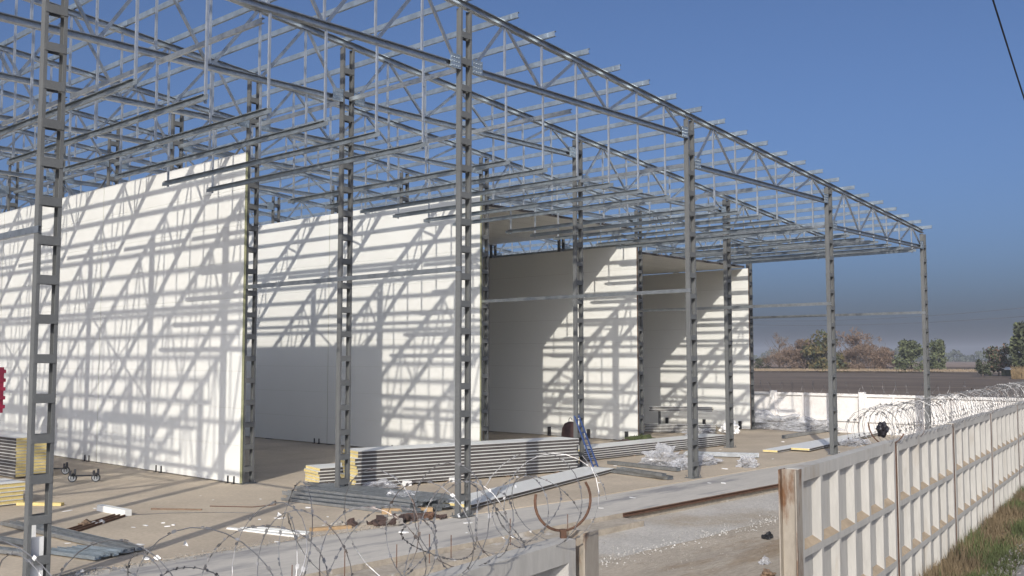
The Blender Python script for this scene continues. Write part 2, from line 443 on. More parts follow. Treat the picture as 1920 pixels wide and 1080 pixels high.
# wall rails (girts)
for i in range(2, 7):
    for k in (0, 1):
        b = MB(); x = XS[i]
        b.channel((x-.19, YS[k]-.1, 5.67), (x-.19, YS[k+1]+.1, 5.67), .11, .06, .006, (1,0,0), .015)
        if k == 0: b.v = [(vx-.004, vy, vz) for vx, vy, vz in b.v]
        tag(b.build('wall_rail', M['galv']), f'horizontal galvanised rail on the {COLN[i]} column line, from the {ROW[k]} row to the {ROW[k+1]} row', 'rail', 'horizontal rails between columns')

# ------------------------------------------------------------------ white panel walls and soffits
WT = .08
WALLS = [(3, 9.62, 'largest white panel wall, nearest to the camera, full of truss shadows', 1),
         (4, 9.72, 'second white panel wall with a large rectangular shadow at its lower left', 1),
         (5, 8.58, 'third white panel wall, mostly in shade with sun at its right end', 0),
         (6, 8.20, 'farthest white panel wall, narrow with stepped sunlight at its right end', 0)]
for i, h, lab, yel in WALLS:
    x1 = XS[i] - CW/2 - .03; x0 = x1 - WT
    t = thing('panel_wall', lab, 'wall', (0,0,0), 0, 'white sandwich panel walls')
    ys = [YS[2] - CD/2 - .02, YS[4], YS[6], YS[8] + .2]
    nz = int(math.ceil(h / 1.08)); hh = (h - .04) / nz
    for j in range(nz):
        for q in range(3):
            b = MB(); z0 = .04 + j*hh; a, c = ys[q] + (.011 if q else 0), ys[q+1] - .011
            b.box6((x0, a, z0), (x1, c, z0 + hh - .004), (1,1,1,0,1,0))
            b.box((x0+.025, a+.02, z0 + hh - .004), (x1-.025, c-.02, z0 + hh), 1)
            if q < 2: b.box((x0+.012, c, z0), (x1-.02, c+.022, z0+hh-.004), 2)
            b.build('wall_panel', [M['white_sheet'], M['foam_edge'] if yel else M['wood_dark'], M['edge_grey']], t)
    # short angle clips at the wall foot
    for q in range(3):
        for d in (-.0, .32):
            y = (25.25, 29.4, 34.4)[q] + d
            if i >= 5: y = (25.5, 27.6, 29.9)[q] + d * 0
            if i >= 5 and d: continue
            b = MB(); hgt = .22 if i < 5 else .42
            b.box((x0-.10, y, .005), (x0-.004, y+.05 if i < 5 else y+.14, .02)); b.box((x0-.03, y, .02), (x0-.006, y+.05 if i < 5 else y+.14, hgt))
            if i >= 5: b.box((x0-.10, y, .02), (x0-.03, y+.14, hgt))
            b.build('foot_clip', M['dark'], t)
for i, z, lab in ((4, 9.25, 'pale soffit of ceiling panels hung between the second and third white walls'), (5, 8.24, 'pale soffit of ceiling panels over the last walled bay')):
    t = thing('ceiling_soffit', lab, 'ceiling', (0,0,0), 0)
    x0 = XS[i] + .24; x1 = XS[i+1] - CW/2 - .03 - (WT + .01 if i == 4 else -.0)
    if i == 5: x1 = XS[6] - CW/2 - .03
    y = YS[2] + .15
    while y < YS[8]:
        b = MB(); b.box6((x0, y, z), (x1, y + 1.07, z + .1), (0,0,1,1,1,1)); b.build('soffit_panel', [M['white_sheet'], M['edge_grey']], t); y += 1.08

# ------------------------------------------------------------------ fences
def fence_panel(L, z0, z1, nx, rows, rim_top, rim_side, rib, depth, splay, thick, name, m, parent, loc):
    xs = [0]; 
    cw = (L - 2*rim_side - rib*(nx-1)) / nx
    op = []; x = rim_side
    for n in range(nx): op.append((x, x+cw)); x += cw + rib
    zo = []; hsum = (z1 - z0) - rim_top - rim_side - rib*(len(rows)-1); z = z0 + rim_side
    for f in rows: zo.append((z, z + hsum*f)); z += hsum*f + rib
    ex = sorted({0, L, *[v for o in op for v in o]}); ez = sorted({z0, z1, *[v for o in zo for v in o]})
    b = MB()
    def isop(a, lst): return any(abs(a[0]-o[0]) < 1e-6 and abs(a[1]-o[1]) < 1e-6 for o in lst)
    for a in zip(ex, ex[1:]):
        for c in zip(ez, ez[1:]):
            if isop(a, op) and isop(c, zo):
                s = splay
                o = [(a[0],0,c[0]),(a[1],0,c[0]),(a[1],0,c[1]),(a[0],0,c[1])]
                n = [(a[0]+s*.6,depth,c[0]+s*.8),(a[1]-s,depth,c[0]+s*.8),(a[1]-s,depth,c[1]-s*.25),(a[0]+s*.6,depth,c[1]-s*.25)]
                k_ = len(b.v); b.v += o + n
                for f_, mi_ in zip([(0,1,5,4),(1,2,6,5),(2,3,7,6),(3,0,4,7),(4,5,6,7)], (1,0,0,0,0)): b.f.append([k_+q_ for q_ in f_]); b.m.append(mi_)
            else:
                b.add([(a[0],0,c[0]),(a[1],0,c[0]),(a[1],0,c[1]),(a[0],0,c[1])], [(0,1,2,3)])
    b.add([(0,0,z0),(L,0,z0),(L,0,z1),(0,0,z1),(0,thick,z0),(L,thick,z0),(L,thick,z1),(0,thick,z1)], [(4,7,6,5),(3,2,6,7),(0,3,7,4),(1,5,6,2),(0,4,5,1)])
    return b.build(name, m, parent, loc)
def ibeam(b, p, h, z0, w=.17, d=.17, t=.014, mi=0):
    x, y = p
    b.box((x-w/2, y-d/2, z0), (x+w/2, y-d/2+t, h), mi); b.box((x-w/2, y+d/2-t, z0), (x+w/2, y+d/2, h), mi); b.box((x-t/2, y-d/2+t, z0), (x+t/2, y+d/2-t, h), mi)
FZ = 2.36; PL = 4.75
def fence_run(name, label, s0, n, posts):
    t = thing(name, label, 'fence', (FX, FY, 0), R(8.65), 'concrete panel fences')
    for j in range(n):
        me = fence_panel(PL-.16, LOW-.1, FZ - (.0 if j % 2 == 0 else .02), 6, (1/3,1/3,1/3), .15, .10, .085, .08, .10, .15, 'fence_panel', [M['fence'], M['ledge_dust']], t, (s0 + j*PL + .08, 0, 0))
    for s, big in posts:
        b = MB()
        if big: ibeam(b, (s, .06), FZ+.01, LOW-.1, .20, .20)
        else: b.box((s-.035, .0, LOW-.1), (s+.035, .16, FZ-.02))
        b.build('fence_post', M['rust_grey'] if big else M['rust'], t)
    return t
fence_run('concrete_fence', 'long ribbed concrete fence on the right, running back from the rusty post', .10, 8, [(.0, 1)] + [(.10 + PL*j, 0) for j in range(1, 8)])
fence_run('concrete_fence', 'short end of ribbed concrete fence at bottom centre, left of the gateway', -4.80 - 2*PL, 2, [(-4.72, 1), (-4.80-PL, 0)])
# gate gap lies between the two runs
t = thing('white_fence', 'whitewashed concrete fence across the far end of the yard', 'fence', (47.55, 0, 0), 0, 'concrete panel fences')
yp = [10.9, 15.65, 20.02, 24.75, 29.4, 34.1, 38.8]
for j in range(6):
    o = fence_panel(yp[j+1]-yp[j]-.2, LOW-.1, 1.86, 3, (.40,.60), .13, .09, .08, .10, .03, .14, 'fence_panel', [M['whitewash'], M['whitewash']], t, None)
    o.rotation_euler = (0, 0, R(-90)); o.location = (0, yp[j+1]-.1, 0)
for y in yp:
    b = MB(); b.box((-.14, y-.13, LOW-.1), (.16, y+.13, 1.95)); b.build('fence_post', M['whitewash'], t)

# razor wire -----------------------------------------------------------------------------------
def coil(name, label, p0, p1, rad, pitch, wob, seed, wire=.006, barb=.028, both=True, start=None, squash=1.0, seg=16, barb_step=2, lean=0):
    r = random.Random(seed); p0 = Vector(p0); p1 = Vector(p1); d = (p1-p0); L = d.length; d.normalize()
    side = Vector((0,0,1)).cross(d).normalized(); up = Vector((0,0,1))
    b = MB()
    for sg in ((1,-1) if both else (1,)):
        turns = L / pitch; n = int(turns * seg); pts = []
        offs = Vector((r.random()*9, r.random()*9, 0))
        for q in range(n+1):
            s = L*q/n; a = sg*2*math.pi*q/seg + (0 if sg > 0 else 1.0)
            nv = mnoise.noise(Vector((s*1.1, 0, sg*3)) + offs); n2 = mnoise.noise(Vector((s*.8, 5, sg*3)) + offs); n3 = mnoise.noise(Vector((s*2.3, 9, sg*3)) + offs)
            rr = rad*(1 + wob*nv*.9)
            pts.append(p0 + d*(s + wob*n3*.5) + side*(math.cos(a)*rr + wob*n2*.25 + lean) + up*((math.sin(a)*rr)*squash + wob*nv*.12))
        b.tube(pts, wire, 4, 0)
        for q in range(1, len(pts)-1, barb_step):
            p = pts[q]; tv = (pts[q+1]-pts[q-1]).normalized(); x = tv.orthogonal().normalized(); x.rotate(Matrix.Rotation(r.random()*6.28, 3, tv))
            y = tv.cross(x)
            b.add([p - x*barb - tv*.008, p - x*barb + tv*.014, p + x*barb + tv*.008, p + x*barb - tv*.014], [(0,1,2,3)], 0)
            b.add([p - y*barb*.8 + tv*.02, p - y*barb*.8 + tv*.035, p + y*barb*.8 + tv*.03, p + y*barb*.8 + tv*.015], [(0,1,2,3)], 0)
    return tag(b.build(name, M['wire'], None), label, 'razor wire', 'razor wire coils')
def f3(s, off, z): x, y = fl(s, off); return (x, y, z)
coil('razor_wire', 'dense razor wire coil along the top of the long right fence', f3(4.2,.25,FZ+.16), f3(37.5,.25,FZ+.22), .34, .36, .16, 3, wire=.0036, barb=.016, seg=14, barb_step=2)
coil('razor_wire', 'loose tangled razor wire coil stretched along the left fence end', f3(-4.75,.12,FZ+.24), f3(-10.6,.25,FZ+.20), .27, .50, .85, 11, wire=.0028, barb=.009, seg=22, barb_step=2)
coil('barbed_strand', 'thin straggling barbed strands tangled through the left fence coil', f3(-4.9,.2,FZ+.18), f3(-10.6,.3,FZ+.16), .23, .8, 1.2, 31, wire=.0022, barb=.008, seg=26, barb_step=1)
coil('razor_wire', 'bright razor wire coil on top of the whitewashed far fence', (47.62,11,2.15), (47.62,30,2.1), .30, .6, .6, 21, wire=.005, barb=.035, seg=12, barb_step=2, both=False)
r = random.Random(77)
for j in range(16):
    b = MB(); n = 7; pts = [Vector((0,0,0))] + [Vector((math.cos(6.28*q/n), r.uniform(-.5,.5), math.sin(6.28*q/n)))*r.uniform(.006,.018) for q in range(n)]
    b.add(pts, [(0, 1+q, 1+(q+1)%n) for q in range(n)])
    if j < 11: p = f3(-5.0 - 5.2*r.random(), r.uniform(-.1,.35), FZ + r.uniform(-.0,.5))
    else: p = f3(r.uniform(5,20), r.uniform(0,.5), FZ + r.uniform(.1,.5))
    tag(b.build('film_scrap', M['white_scrap'], None, p), 'torn white film scrap snagged on the razor wire', 'scrap', 'film scraps snagged on the razor wire')
# rusty hoop brackets that hold the coils
def hoop(label, s, zc, r_, a0, a1, tilt):
    b = MB(); pts = []
    for q in range(19):
        a = R(a0 + (a1-a0)*q/18); pts.append((math.cos(a)*r_, tilt*math.cos(a)*r_, math.sin(a)*r_))
    b.tube(pts, .010, 6)
    b.box((-.02,-.02,-r_-.08), (.02,.02,-r_+.01))
    x, y = fl(s, .09); o = b.build('wire_bracket', M['rust'], None, (x, y, zc)); o.rotation_euler = (0,0,R(-38)); tag(o, label, 'bracket', 'rusty wire brackets')
hoop('rusty half hoop bracket on the end of the left fence', -4.9, FZ+.24, .21, 165, 395, .2)
hoop('rusty half hoop bracket on the first joint of the right fence', 4.75, FZ+.30, .36, 185, 325, .2)

# ------------------------------------------------------------------ stacks of sandwich panels
def panel_stack(label, group, p, ang, L, W, n, th, z0=.06, jit=.05, seed=1, foam_side=False, gap=.004):
    """n panels lying flat on each other; p is the near left corner, L runs along `ang`"""
    r = random.Random(seed)
    for j in range(n):
        t = tag(link('sandwich_panel', None, None, (p[0], p[1], z0 + j*(th+gap))), None)
        t.rotation_euler = (0,0,ang)
        pos = 'bottom' if j == 0 else ('top' if j == n-1 else ORD[j] + ' from the bottom')
        tag(t, label.format(pos=pos), 'panel', group)
        a = r.uniform(-jit, jit); c = r.uniform(-.012, .012)
        b = MB(); b.box6((a-.004, .016+c, .009), (a+L+.004, W-.016+c, th-.009), (0,0,1 if foam_side else 0,1,1 if foam_side else 0,1)); b.build('core', [M['edge_grey'], M['foam']], t)
        for z in (0, th-.010):
            b = MB(); zz = z if z == 0 else z+.003; b.box((a, c, zz), (a+L, W+c, zz+.006)); b.box((a+.01, c-.003, z), (a+L-.01, c+.004, z+.010)); b.build('steel_sheet', M['white_sheet'], t)
def dunnage(label, p, ang, L, W, xs):
    for x in xs:
        q = Vector((math.cos(ang)*x, math.sin(ang)*x, 0)); b = MB(); b.box((0, .02, .003), (.12, W-.02, .057))
        o = b.build('timber_bearer', M['wood_dark'], None, (p[0]+q.x, p[1]+q.y, 0)); o.rotation_euler = (0,0,ang)
        tag(o, label, 'timber', 'timber bearers under the panel stacks')
A1 = R(-13.4)
panel_stack('{pos} panel of the tall grey-edged stack mid floor', 'tall middle panel stack', (17.62,21.75), A1, 7.75, 1.0, 10, .094, jit=.07, seed=4)
dunnage('dark timber bearer under the tall middle panel stack', (17.62,21.75), A1, 7.7, 1.0, (.9, 2.9, 5.0, 6.9))
panel_stack('{pos} panel of the short yellow-ended stack behind the tall stack', 'short yellow-ended panel stack', (17.29,22.99), A1, 5.6, 1.05, 5, .086, jit=.03, seed=5)
dunnage('dark timber bearer under the short yellow-ended panel stack', (17.29,22.99), A1, 5.6, 1.05, (.7, 2.6, 4.6))
panel_stack('{pos} panel of the long low stack right of the blue ladder', 'long low panel stack', (27.4,21.6), R(-2.6), 9.3, 1.1, 5, .075, z0=.05, jit=.06, seed=6)
dunnage('dark timber bearer under the long low panel stack', (27.4,21.6), R(-2.6), 9.3, 1.1, (.5, 3, 6, 8.6))
panel_stack('{pos} panel of the wrapped stack behind the nearest column', 'wrapped panel stack at left', (13.35,31.15), R(93), 5.2, 1.15, 12, .093, jit=.02, seed=7)
panel_stack('{pos} slab of the low yellow stack at the left edge', 'low yellow slab stack', (7.2,25.5), R(3), 3.15, 1.2, 5, .10, z0=.03, jit=.06, seed=8, foam_side=True)
panel_stack('white panel lying alone on the floor right of the second front column', None, (17.05,16.75), R(14.0), 8.9, 1.05, 1, .085, z0=.05, jit=0, seed=9)
panel_stack('{pos} panel of the pair lying flat near the far right column', 'flat panel pair at right', (34.95,18.05), R(4.6), 11.5, .62, 1, .085, z0=.03, jit=0, seed=10)
panel_stack('yellow-ended panel overlapping its neighbour near the far right column', 'flat panel pair at right', (36.2,17.35), R(7.5), 10.2, .75, 1, .085, z0=.06, jit=0, seed=12)
panel_stack('{pos} panel of the raised bundle against the farthest wall', 'upper bundle at the farthest wall', (40.4,27.6), R(-62), 3.0, .5, 3, .07, z0=1.05, jit=.04, seed=13)
panel_stack('{pos} panel of the low bundle at the foot of the farthest wall', 'lower bundle at the farthest wall', (40.4,27.9), R(-62), 3.4, .7, 5, .07, z0=.04, jit=.05, seed=14)
for q, (x, y) in enumerate(((40.75,27.3),(41.55,25.8))):
    b = MB()
    for dx in (0, .42): b.tube([(x+dx, y+dx*.5, 0),(x+dx, y+dx*.5, 1.04)], .025, 6)
    b.tube([(x-.05,y-.03,1.02),(x+.5,y+.27,1.02)], .025, 6)
    tag(b.build('trestle', M['dark']), ('left','right')[q] + ' dark trestle under the upper panel bundle at the farthest wall', 'trestle')

# ------------------------------------------------------------------ loose steel profiles
def profile(label, p, q, h, w, z, lie=1, group=None, name='steel_profile', m='galv', cat='profile'):
    a = Vector((p[0], p[1], z + (w/2 if 0 else 0))); c = Vector((q[0], q[1], z)); d = (c-a).normalized()
    b = MB(); n = Vector((0,0,1)) if lie else d.cross(Vector((0,0,1)))
    b.channel(a, c, h, w, .006, n, .018)
    return tag(b.build(name, M[m]), label, cat, group)
r = random.Random(5)
A = Vector((14.95,21.6)); Bp = Vector((15.35,17.25)); sd = Vector((1,.10))
kk = 0
for lay in range(4):
    for j in range(9 - lay):
        off = sd * (.06 + .21*(j + lay*.55 + r.uniform(-.2,.2))); e = r.uniform(-.45,.35); f_ = r.uniform(-.3,.3)
        dirv = (Bp-A).normalized()
        a = A + off + dirv*(e); c = Bp + off + dirv*f_ + Vector((.08*lay+r.uniform(-.12,.12),0))
        lab = f'{ORD[j]} channel from left in the {("bottom","second","third","top")[lay]} layer of the steel channel heap'
        profile(lab, a, c, .19, .068, .012 + lay*.074, (j+lay) % 3 != 0 and 1 or 1, 'steel channel heap')
        kk += 1
profile('long steel channel lying on the floor across the foot of the nearest column', (8.75,22.7), (9.02,17.7), .20, .07, .03, 1, 'steel channels at left')
profile('second long steel channel beside the first at the nearest column', (9.02,22.6), (9.25,17.75), .18, .07, .03, 1, 'steel channels at left')
profile('steel channel running in from the left edge near the nearest column', (7.0,21.2), (7.75,18.6), .22, .07, .03, 1, 'steel channels at left')
profile('bright steel channel laid over two others at the left edge', (7.4,21.9), (8.0,19.0), .16, .06, .12, 1, 'steel channels at left')
for j in range(4):
    profile(f'{ORD[j]} short dark channel in the small heap behind the nearest column foot', (8.0+.16*j,18.9-.05*j), (8.35+.19*j,17.5+.05*j), .13, .06, .03+.02*(j%2), 1, 'short dark channels at the nearest column', m='galv_web')
profile('grey steel beam lying on the floor left of the third front column, upper one', (27.55,20.5), (27.2,17.5), .20, .10, .02, 1, 'beams by the third column')
profile('grey steel beam lying on the floor left of the third front column, lower one', (25.7,19.7), (25.2,16.5), .26, .10, .02, 1, 'beams by the third column')
profile('grey steel channel on top of the lower beam left of the third front column', (25.5,18.6), (24.95,16.55), .18, .08, .13, 1, 'beams by the third column')
profile('dark flat channel lying right of the third front column', (31.8,20.2), (33.0,17.8), .5, .12, .03, 1, 'dark lengths right of the third column')
profile('long grey bar lying toward the far fence', (41.4,21.1), (46.6,21.5), .16, .14, .02, 1)
for j in range(3):
    a = Vector((9.2+.10*j, 20.9-.1*j)); c = Vector((10.95+.05*j, 22.2-.14*j))
    b = MB(); b.bar((a.x,a.y,.03),(c.x,c.y,.03), .045, .03, (0,0,1)); tag(b.build('steel_bar', M['rust']), f'{("left","middle","right")[j]} of three thin rusty bars on the floor near the left', 'bar', 'thin rusty bars')

# white strips, timber, foam offcuts
for j, (p, q) in enumerate((((11.75,18.75),(12.15,16.85)), ((11.95,18.55),(12.45,16.95)), ((12.2,18.3),(12.55,17.05)))):
    b = MB(); b.box((0,-.05,.003),((Vector(q)-Vector(p)).length,.05,.035)); o = b.build('white_strip', M['white_sheet'], None, (*p, .0+.002*j)); d = Vector(q)-Vector(p); o.rotation_euler = (0,0,math.atan2(d.y,d.x))
    tag(o, f'{("left","middle","right")[j]} of three white sheet strips lying at the slab edge', 'strip', 'white sheet strips')
def block(name, label, cat, p, q, w, h, m, z=.003, group=None):
    d = Vector(q)-Vector(p); b = MB(); b.box((0,-w/2,0),(d.length,w/2,h)); o = b.build(name, M[m], None, (p[0],p[1],z)); o.rotation_euler = (0,0,math.atan2(d.y,d.x)); return tag(o, label, cat, group)
block('foam_offcut', 'pale panel offcut lying alone on the open floor', 'offcut', (11.1,23.25), (11.15,21.95), .16, .14, 'white_sheet')
block('foam_offcut', 'yellowish offcut strip lying just right of the nearest column', 'offcut', (10.15,25.6), (10.85,24.7), .16, .07, 'foam')
block('timber_plank', 'raw timber plank on the dirt by the left rubble heap', 'plank', (12.75,17.25), (13.55,16.9), .13, .06, 'wood')
block('timber_plank', 'yellow timber block beside the second front column', 'plank', (15.25,17.9), (16.2,17.2), .16, .12, 'wood')
block('timber_plank', 'thin old timber lath on the open floor, right of the pale offcut', 'plank', (12.0,22.5), (12.75,21.5), .05, .03, 'wood_dark')
block('white_board', 'white board standing inside the foot of the nearest column', 'board', (6.67,16.34), (6.89,16.34), .04, .72, 'white_scrap', z=.05)
block('white_board', 'second white board piece standing behind the nearest column, higher up', 'board', (6.76,16.62), (6.88,16.62), .03, 1.0, 'white_scrap', z=.003)
block('white_block', 'white foam block under the front of the tall panel stack', 'offcut', (19.0,21.4), (19.2,21.35), .3, .13, 'white_scrap')
block('white_block', 'second white foam block under the tall panel stack, right of the first', 'offcut', (20.5,21.05), (20.7,21.0), .26, .12, 'white_scrap')

# rubble heaps -------------------------------------------------------------------------------
def chunk(b, c, h, rr):
    e = Matrix.Rotation(rr.uniform(-.5,.5), 3, 'X') @ Matrix.Rotation(rr.uniform(-.5,.5), 3, 'Y') @ Matrix.Rotation(rr.random()*6.28, 3, 'Z')
    vs_ = []
    for z in (-1,1):
        for x, y in ((-1,-1),(1,-1),(1,1),(-1,1)):
            p = e @ Vector((x*h[0]*rr.uniform(.6,1), y*h[1]*rr.uniform(.6,1), z*h[2]*rr.uniform(.6,1))); p += Vector(c); p.z = max(.0, p.z); vs_.append(p)
    b.add(vs_, [(0,3,2,1),(4,5,6,7),(0,1,5,4),(1,2,6,5),(2,3,7,6),(3,0,4,7)])
def heap(label, pts, group=None, name='rubble_heap', ms=('clod','stone'), cat='rubble'):
    t = thing(name, label, cat, (pts[0][0], pts[0][1], 0), 0, group)
    rr = random.Random(int(pts[0][0]*100))
    for mi, mn in enumerate(ms):
        b = MB()
        for j, (x, y, s) in enumerate(pts):
            if j % len(ms) != mi and len(pts) > 1: continue
            for q in range(7):
                k = rr.uniform(.3,.7)*s
                chunk(b, (x-pts[0][0]+rr.uniform(-.3,.3)*s*1.6, y-pts[0][1]+rr.uniform(-.3,.3)*s*1.6, k*.22), (k*.55,k*.34,k*.22), rr)
        if b.v: b.build(('lumps','chips')[mi % 2], M[mn], t)
heap('rusty brown offcuts heaped at the left end of the steel channels', [(13.8,17.2,.35),(14.0,17.15,.3),(14.25,17.0,.3),(13.55,17.35,.3)], 'rubble at the slab edge')
heap('grey and brown rubble heaped before the steel channel ends', [(14.3,16.75,.5),(14.6,16.75,.45),(14.9,16.7,.45),(14.75,16.95,.4),(15.1,16.7,.35)], 'rubble at the slab edge')
heap('dark rusty brackets heaped left of the second front column', [(15.2,16.85,.4),(15.45,16.8,.38),(15.65,16.65,.35),(15.4,16.6,.35),(15.75,16.45,.25)], 'rubble at the slab edge', ms=('clod','rust'))
heap('brown rubble and torn film on the open floor near the left', [(9.95,21.5,.28),(10.2,21.45,.25)], None, ms=('wood_dark','film'))
heap('dark clutter at the foot of the nearest column', [(6.05,16.75,.4),(5.75,16.95,.4),(6.0,17.1,.3)], None, ms=('clod','galv_web'))
for lab, x, y, rr_, m in (('green weedy mound at the foot of the third white wall', 34.55,24.05,(.85,.55,.34),'weed'), ('low dark brown mound beside the weedy mound', 33.3,24.0,(.7,.45,.22),'clod')):
    b = MB(); b.lump((x,y,.03), rr_, x, .4, 3, 0, .003); o = b.build('earth_mound', M[m]); tag(o, lab, 'mound')
    if m == 'weed':
        b = MB(); r2 = random.Random(3)
        for j in range(260):
            a = r2.random()*6.28; k = math.sqrt(r2.random()); px, py = math.cos(a)*k*.8, math.sin(a)*k*.5; z = .3*(1-k*k)+.02
            d = Vector((r2.uniform(-.06,.06), r2.uniform(-.06,.06), r2.uniform(.06,.17))); q = Vector((x+px,y+py,z)); s = Vector((r2.uniform(-.03,.03),r2.uniform(-.03,.03),0))
            b.add([q-s,q+s,q+d+s*.4,q+d-s*.4],[(0,1,2,3)])
        b.build('weeds', M['weed'], o)

# crumpled plastic film ------------------------------------------------------------------------
def film(label, c, rr_, seed, m='film'):
    b = MB(); b.lump((c[0],c[1],c[2]*.8), (rr_[0],rr_[1],rr_[2]*.85), seed, .6, 4, 0, .004, 2.6); o = b.build('plastic_film', M[m]); return tag(o, label, 'plastic film', 'crumpled plastic film')
film('large crumpled heap of clear film left of the third front column', (28.2,18.7,.25), (.62,.6,.42), 2)
film('smaller rounded bundle of clear film in front of the large one', (27.9,17.75,.16), (.36,.3,.24), 3)
film('crumpled white film ball on the floor between the third and fourth front columns', (29.9,16.55,.15), (.32,.28,.26), 4)
film('strip of torn film behind the foot of the third front column', (29.7,18.1,.08), (.75,.4,.2), 5)
film('long heap of white film along the foot of the far fence, left part', (46.7,24.3,.35), (.7,1.4,.55), 6)
film('long heap of white film along the foot of the far fence, right part', (46.7,22.3,.22), (.6,1.2,.42), 8)
film('grey crumpled film in front of the tall panel stack', (18.1,21.3,.06), (.5,.28,.16), 9)
film('crumpled film beside the heap of channels at the second front column', (16.4,18.6,.12), (.6,.5,.26), 10)
film('white sack at the foot of the farthest wall', (42.7,24.5,.25), (.36,.36,.42), 12, 'white_scrap')
film('grey film heap before the low bundle at the farthest wall', (40.9,25.2,.12), (.9,.5,.24), 13)
film('tuft of film caught behind the right fence near its first joint', (40.5,17.5,.10), (1.0,.35,.2), 14)

# small scraps
r = random.Random(21)
sc_me = []
for j in range(5):
    b = MB(); k = [(-.09,-.05),(.08,-.06),(.10,.03),(.02,.07),(-.08,.05)]
    b.prism([(x*r.uniform(.6,1.3), y*r.uniform(.6,1.3)) for x,y in k], .002, r.uniform(.012,.05)); o = b.build('white_scrap', M['white_scrap']); sc_me.append(o.data); bpy.data.objects.remove(o)
for j in range(64):
    if j < 36: x, y = r.uniform(8,46), r.uniform(16.6,21.3)
    elif j < 50: x, y = r.uniform(9.5,15), r.uniform(17.5,24)
    else: x = r.uniform(9,40); y = r.uniform(14.3,16.0)
    z = 0.001 if y > 17.4 or (y > 16.1 and x > 20) else (-.019 if y < 16 else .001)
    o = link('scrap', sc_me[j % 5], None, (x, y, z)); o.rotation_euler = (0,0,r.random()*6.28); s = r.uniform(.25,.85); o.scale = (s*r.uniform(.8,2.2), s, s*.7)
    tag(o, 'small white scrap lying on the pale concrete', 'scrap', 'small white scraps on the concrete')
def stones(name, label, n, fx, s0, s1, m, z):
    b = MB(); rr = random.Random(len(label))
    for j in range(n):
        x, y = fx(rr); s = rr.uniform(s0,s1)
        c = Vector((x,y,z + s*.2)); vs_ = []
        for q in range(6):
            d = [(1,0,0),(-1,0,0),(0,1,0),(0,-1,0),(0,0,1),(0,0,-.6)][q]
            vs_.append(c + Vector(d)*s*rr.uniform(.5,1.0) + Vector((rr.uniform(-.2,.2),rr.uniform(-.2,.2),0))*s)
        b.add(vs_, [(0,2,4),(2,1,4),(1,3,4),(3,0,4),(2,0,5),(1,2,5),(3,1,5),(0,3,5)])
    return tag(b.build(name, M[m]), label, None, None, 'stuff')
stones('gravel_stones', 'loose crushed stones scattered over the yard', 3200, lambda q: (q.uniform(10,34), q.uniform(6,13)), .006, .022, 'stone', LOW)
def bank(q):
    s = q.uniform(1,20); return fl(s, q.gauss(6.55 - .165*s + .12*math.sin(s*2.1), .2))
stones('stone_ridge', 'ridge of pale stones along the edge of the wheel track', 700, bank, .01, .036, 'pale_stone', LOW)
stones('slab_rubble', 'crumbled concrete along the joint between slab and path', 1300, lambda q: (lambda x: (x, 16.75 + q.gauss(0,.13) - max(0,x-12.4)*.09))(q.uniform(6.5,14.5)), .006, .026, 'stone', 0.0)
stones('road_stones', 'grey stones on the gravel road edge', 2500, lambda q: (lambda x: (x, q.uniform(0,1)*.0 + 5.45 + (x-17.5)*.12 - abs(q.gauss(0,.5))))(q.uniform(15,32)), .012, .035, 'road', -.012)

for j, (px_, m_, lab) in enumerate((((17.2,9.2),'film','crumpled film scrap lying on the dirt track near the gate post'), ((19.6,10.4),'cable','dark flat scrap lying on the dirt track'), ((16.2,8.6),'wood_dark','brown clod pile on the dirt track'))):
    b = MB(); b.lump((px_[0],px_[1],LOW+.04), (.13,.09,.08), j+2.2, .6, 3, 0, LOW+.008, 1.5); tag(b.build('ground_litter', M[m_]), lab, 'litter')
# rusty angle along the path edge, vertical starter bars, wires
b = MB(); b.channel((19.2,13.90,-.06),(46.5,13.50,-.06), .085, .05, .01, (0,-1,0)); tag(b.build('edge_angle', M['rust']), 'rusty steel angle along the front edge of the concrete path', 'steel edge')
for j, x in enumerate((9.6,10.7,11.9,12.6,13.2,14.9,16.6)):
    b = MB(); y = 13.45 + .05*(j%3); b.tube([(x,y,LOW),(x+.01,y+.01,LOW+.55+.1*(j%2))], .009, 5); tag(b.build('starter_bar', M['rust']), f'{ORD[j]} from left of the thin rusty starter bars rising before the path edge', 'bar', 'rusty starter bars')
def wire(label, pts, rad, m):
    b = MB(); b.tube(pts, rad, 5); return tag(b.build('cable', M[m]), label, 'cable')
def catenary(p, q, sag, n=24):
    p, q = Vector(p), Vector(q); return [p.lerp(q, k/n) - Vector((0,0,sag*4*(k/n)*(1-k/n))) for k in range(n+1)]
def skyp(px, py, dist):
    d = F3*1860 + RGT*(px-960) - U3*(py-540); d /= math.hypot(d.x, d.y); return Vector((0,0,EYE)) + d*dist
wire('black overhead cable dropping across the upper right corner of the sky', catenary(skyp(1840,-70,9), skyp(1950,275,13), .02), .0085, 'cable')
wire('upper of the two faint far power lines at right', catenary(skyp(1380,600,200), skyp(2100,557,150), 1.2), .035, 'far_wire')
wire('lower of the two faint far power lines at right', catenary(skyp(1380,608,200), skyp(2100,578,150), 1.0), .035, 'far_wire')
x0, y0 = 12.3, 22.0
wire('thin wire trailing over the open floor', [(11.3,22.0,.01),(12.0,21.6,.012),(12.8,20.9,.01),(13.3,20.2,.01)], .006, 'wire')
wire('thin wire loop left on the floor at the end of the steel channels', [(13.2,21.9,.01),(13.8,21.0,.01),(14.4,20.9,.01),(14.8,21.5,.01)], .012, 'rust')

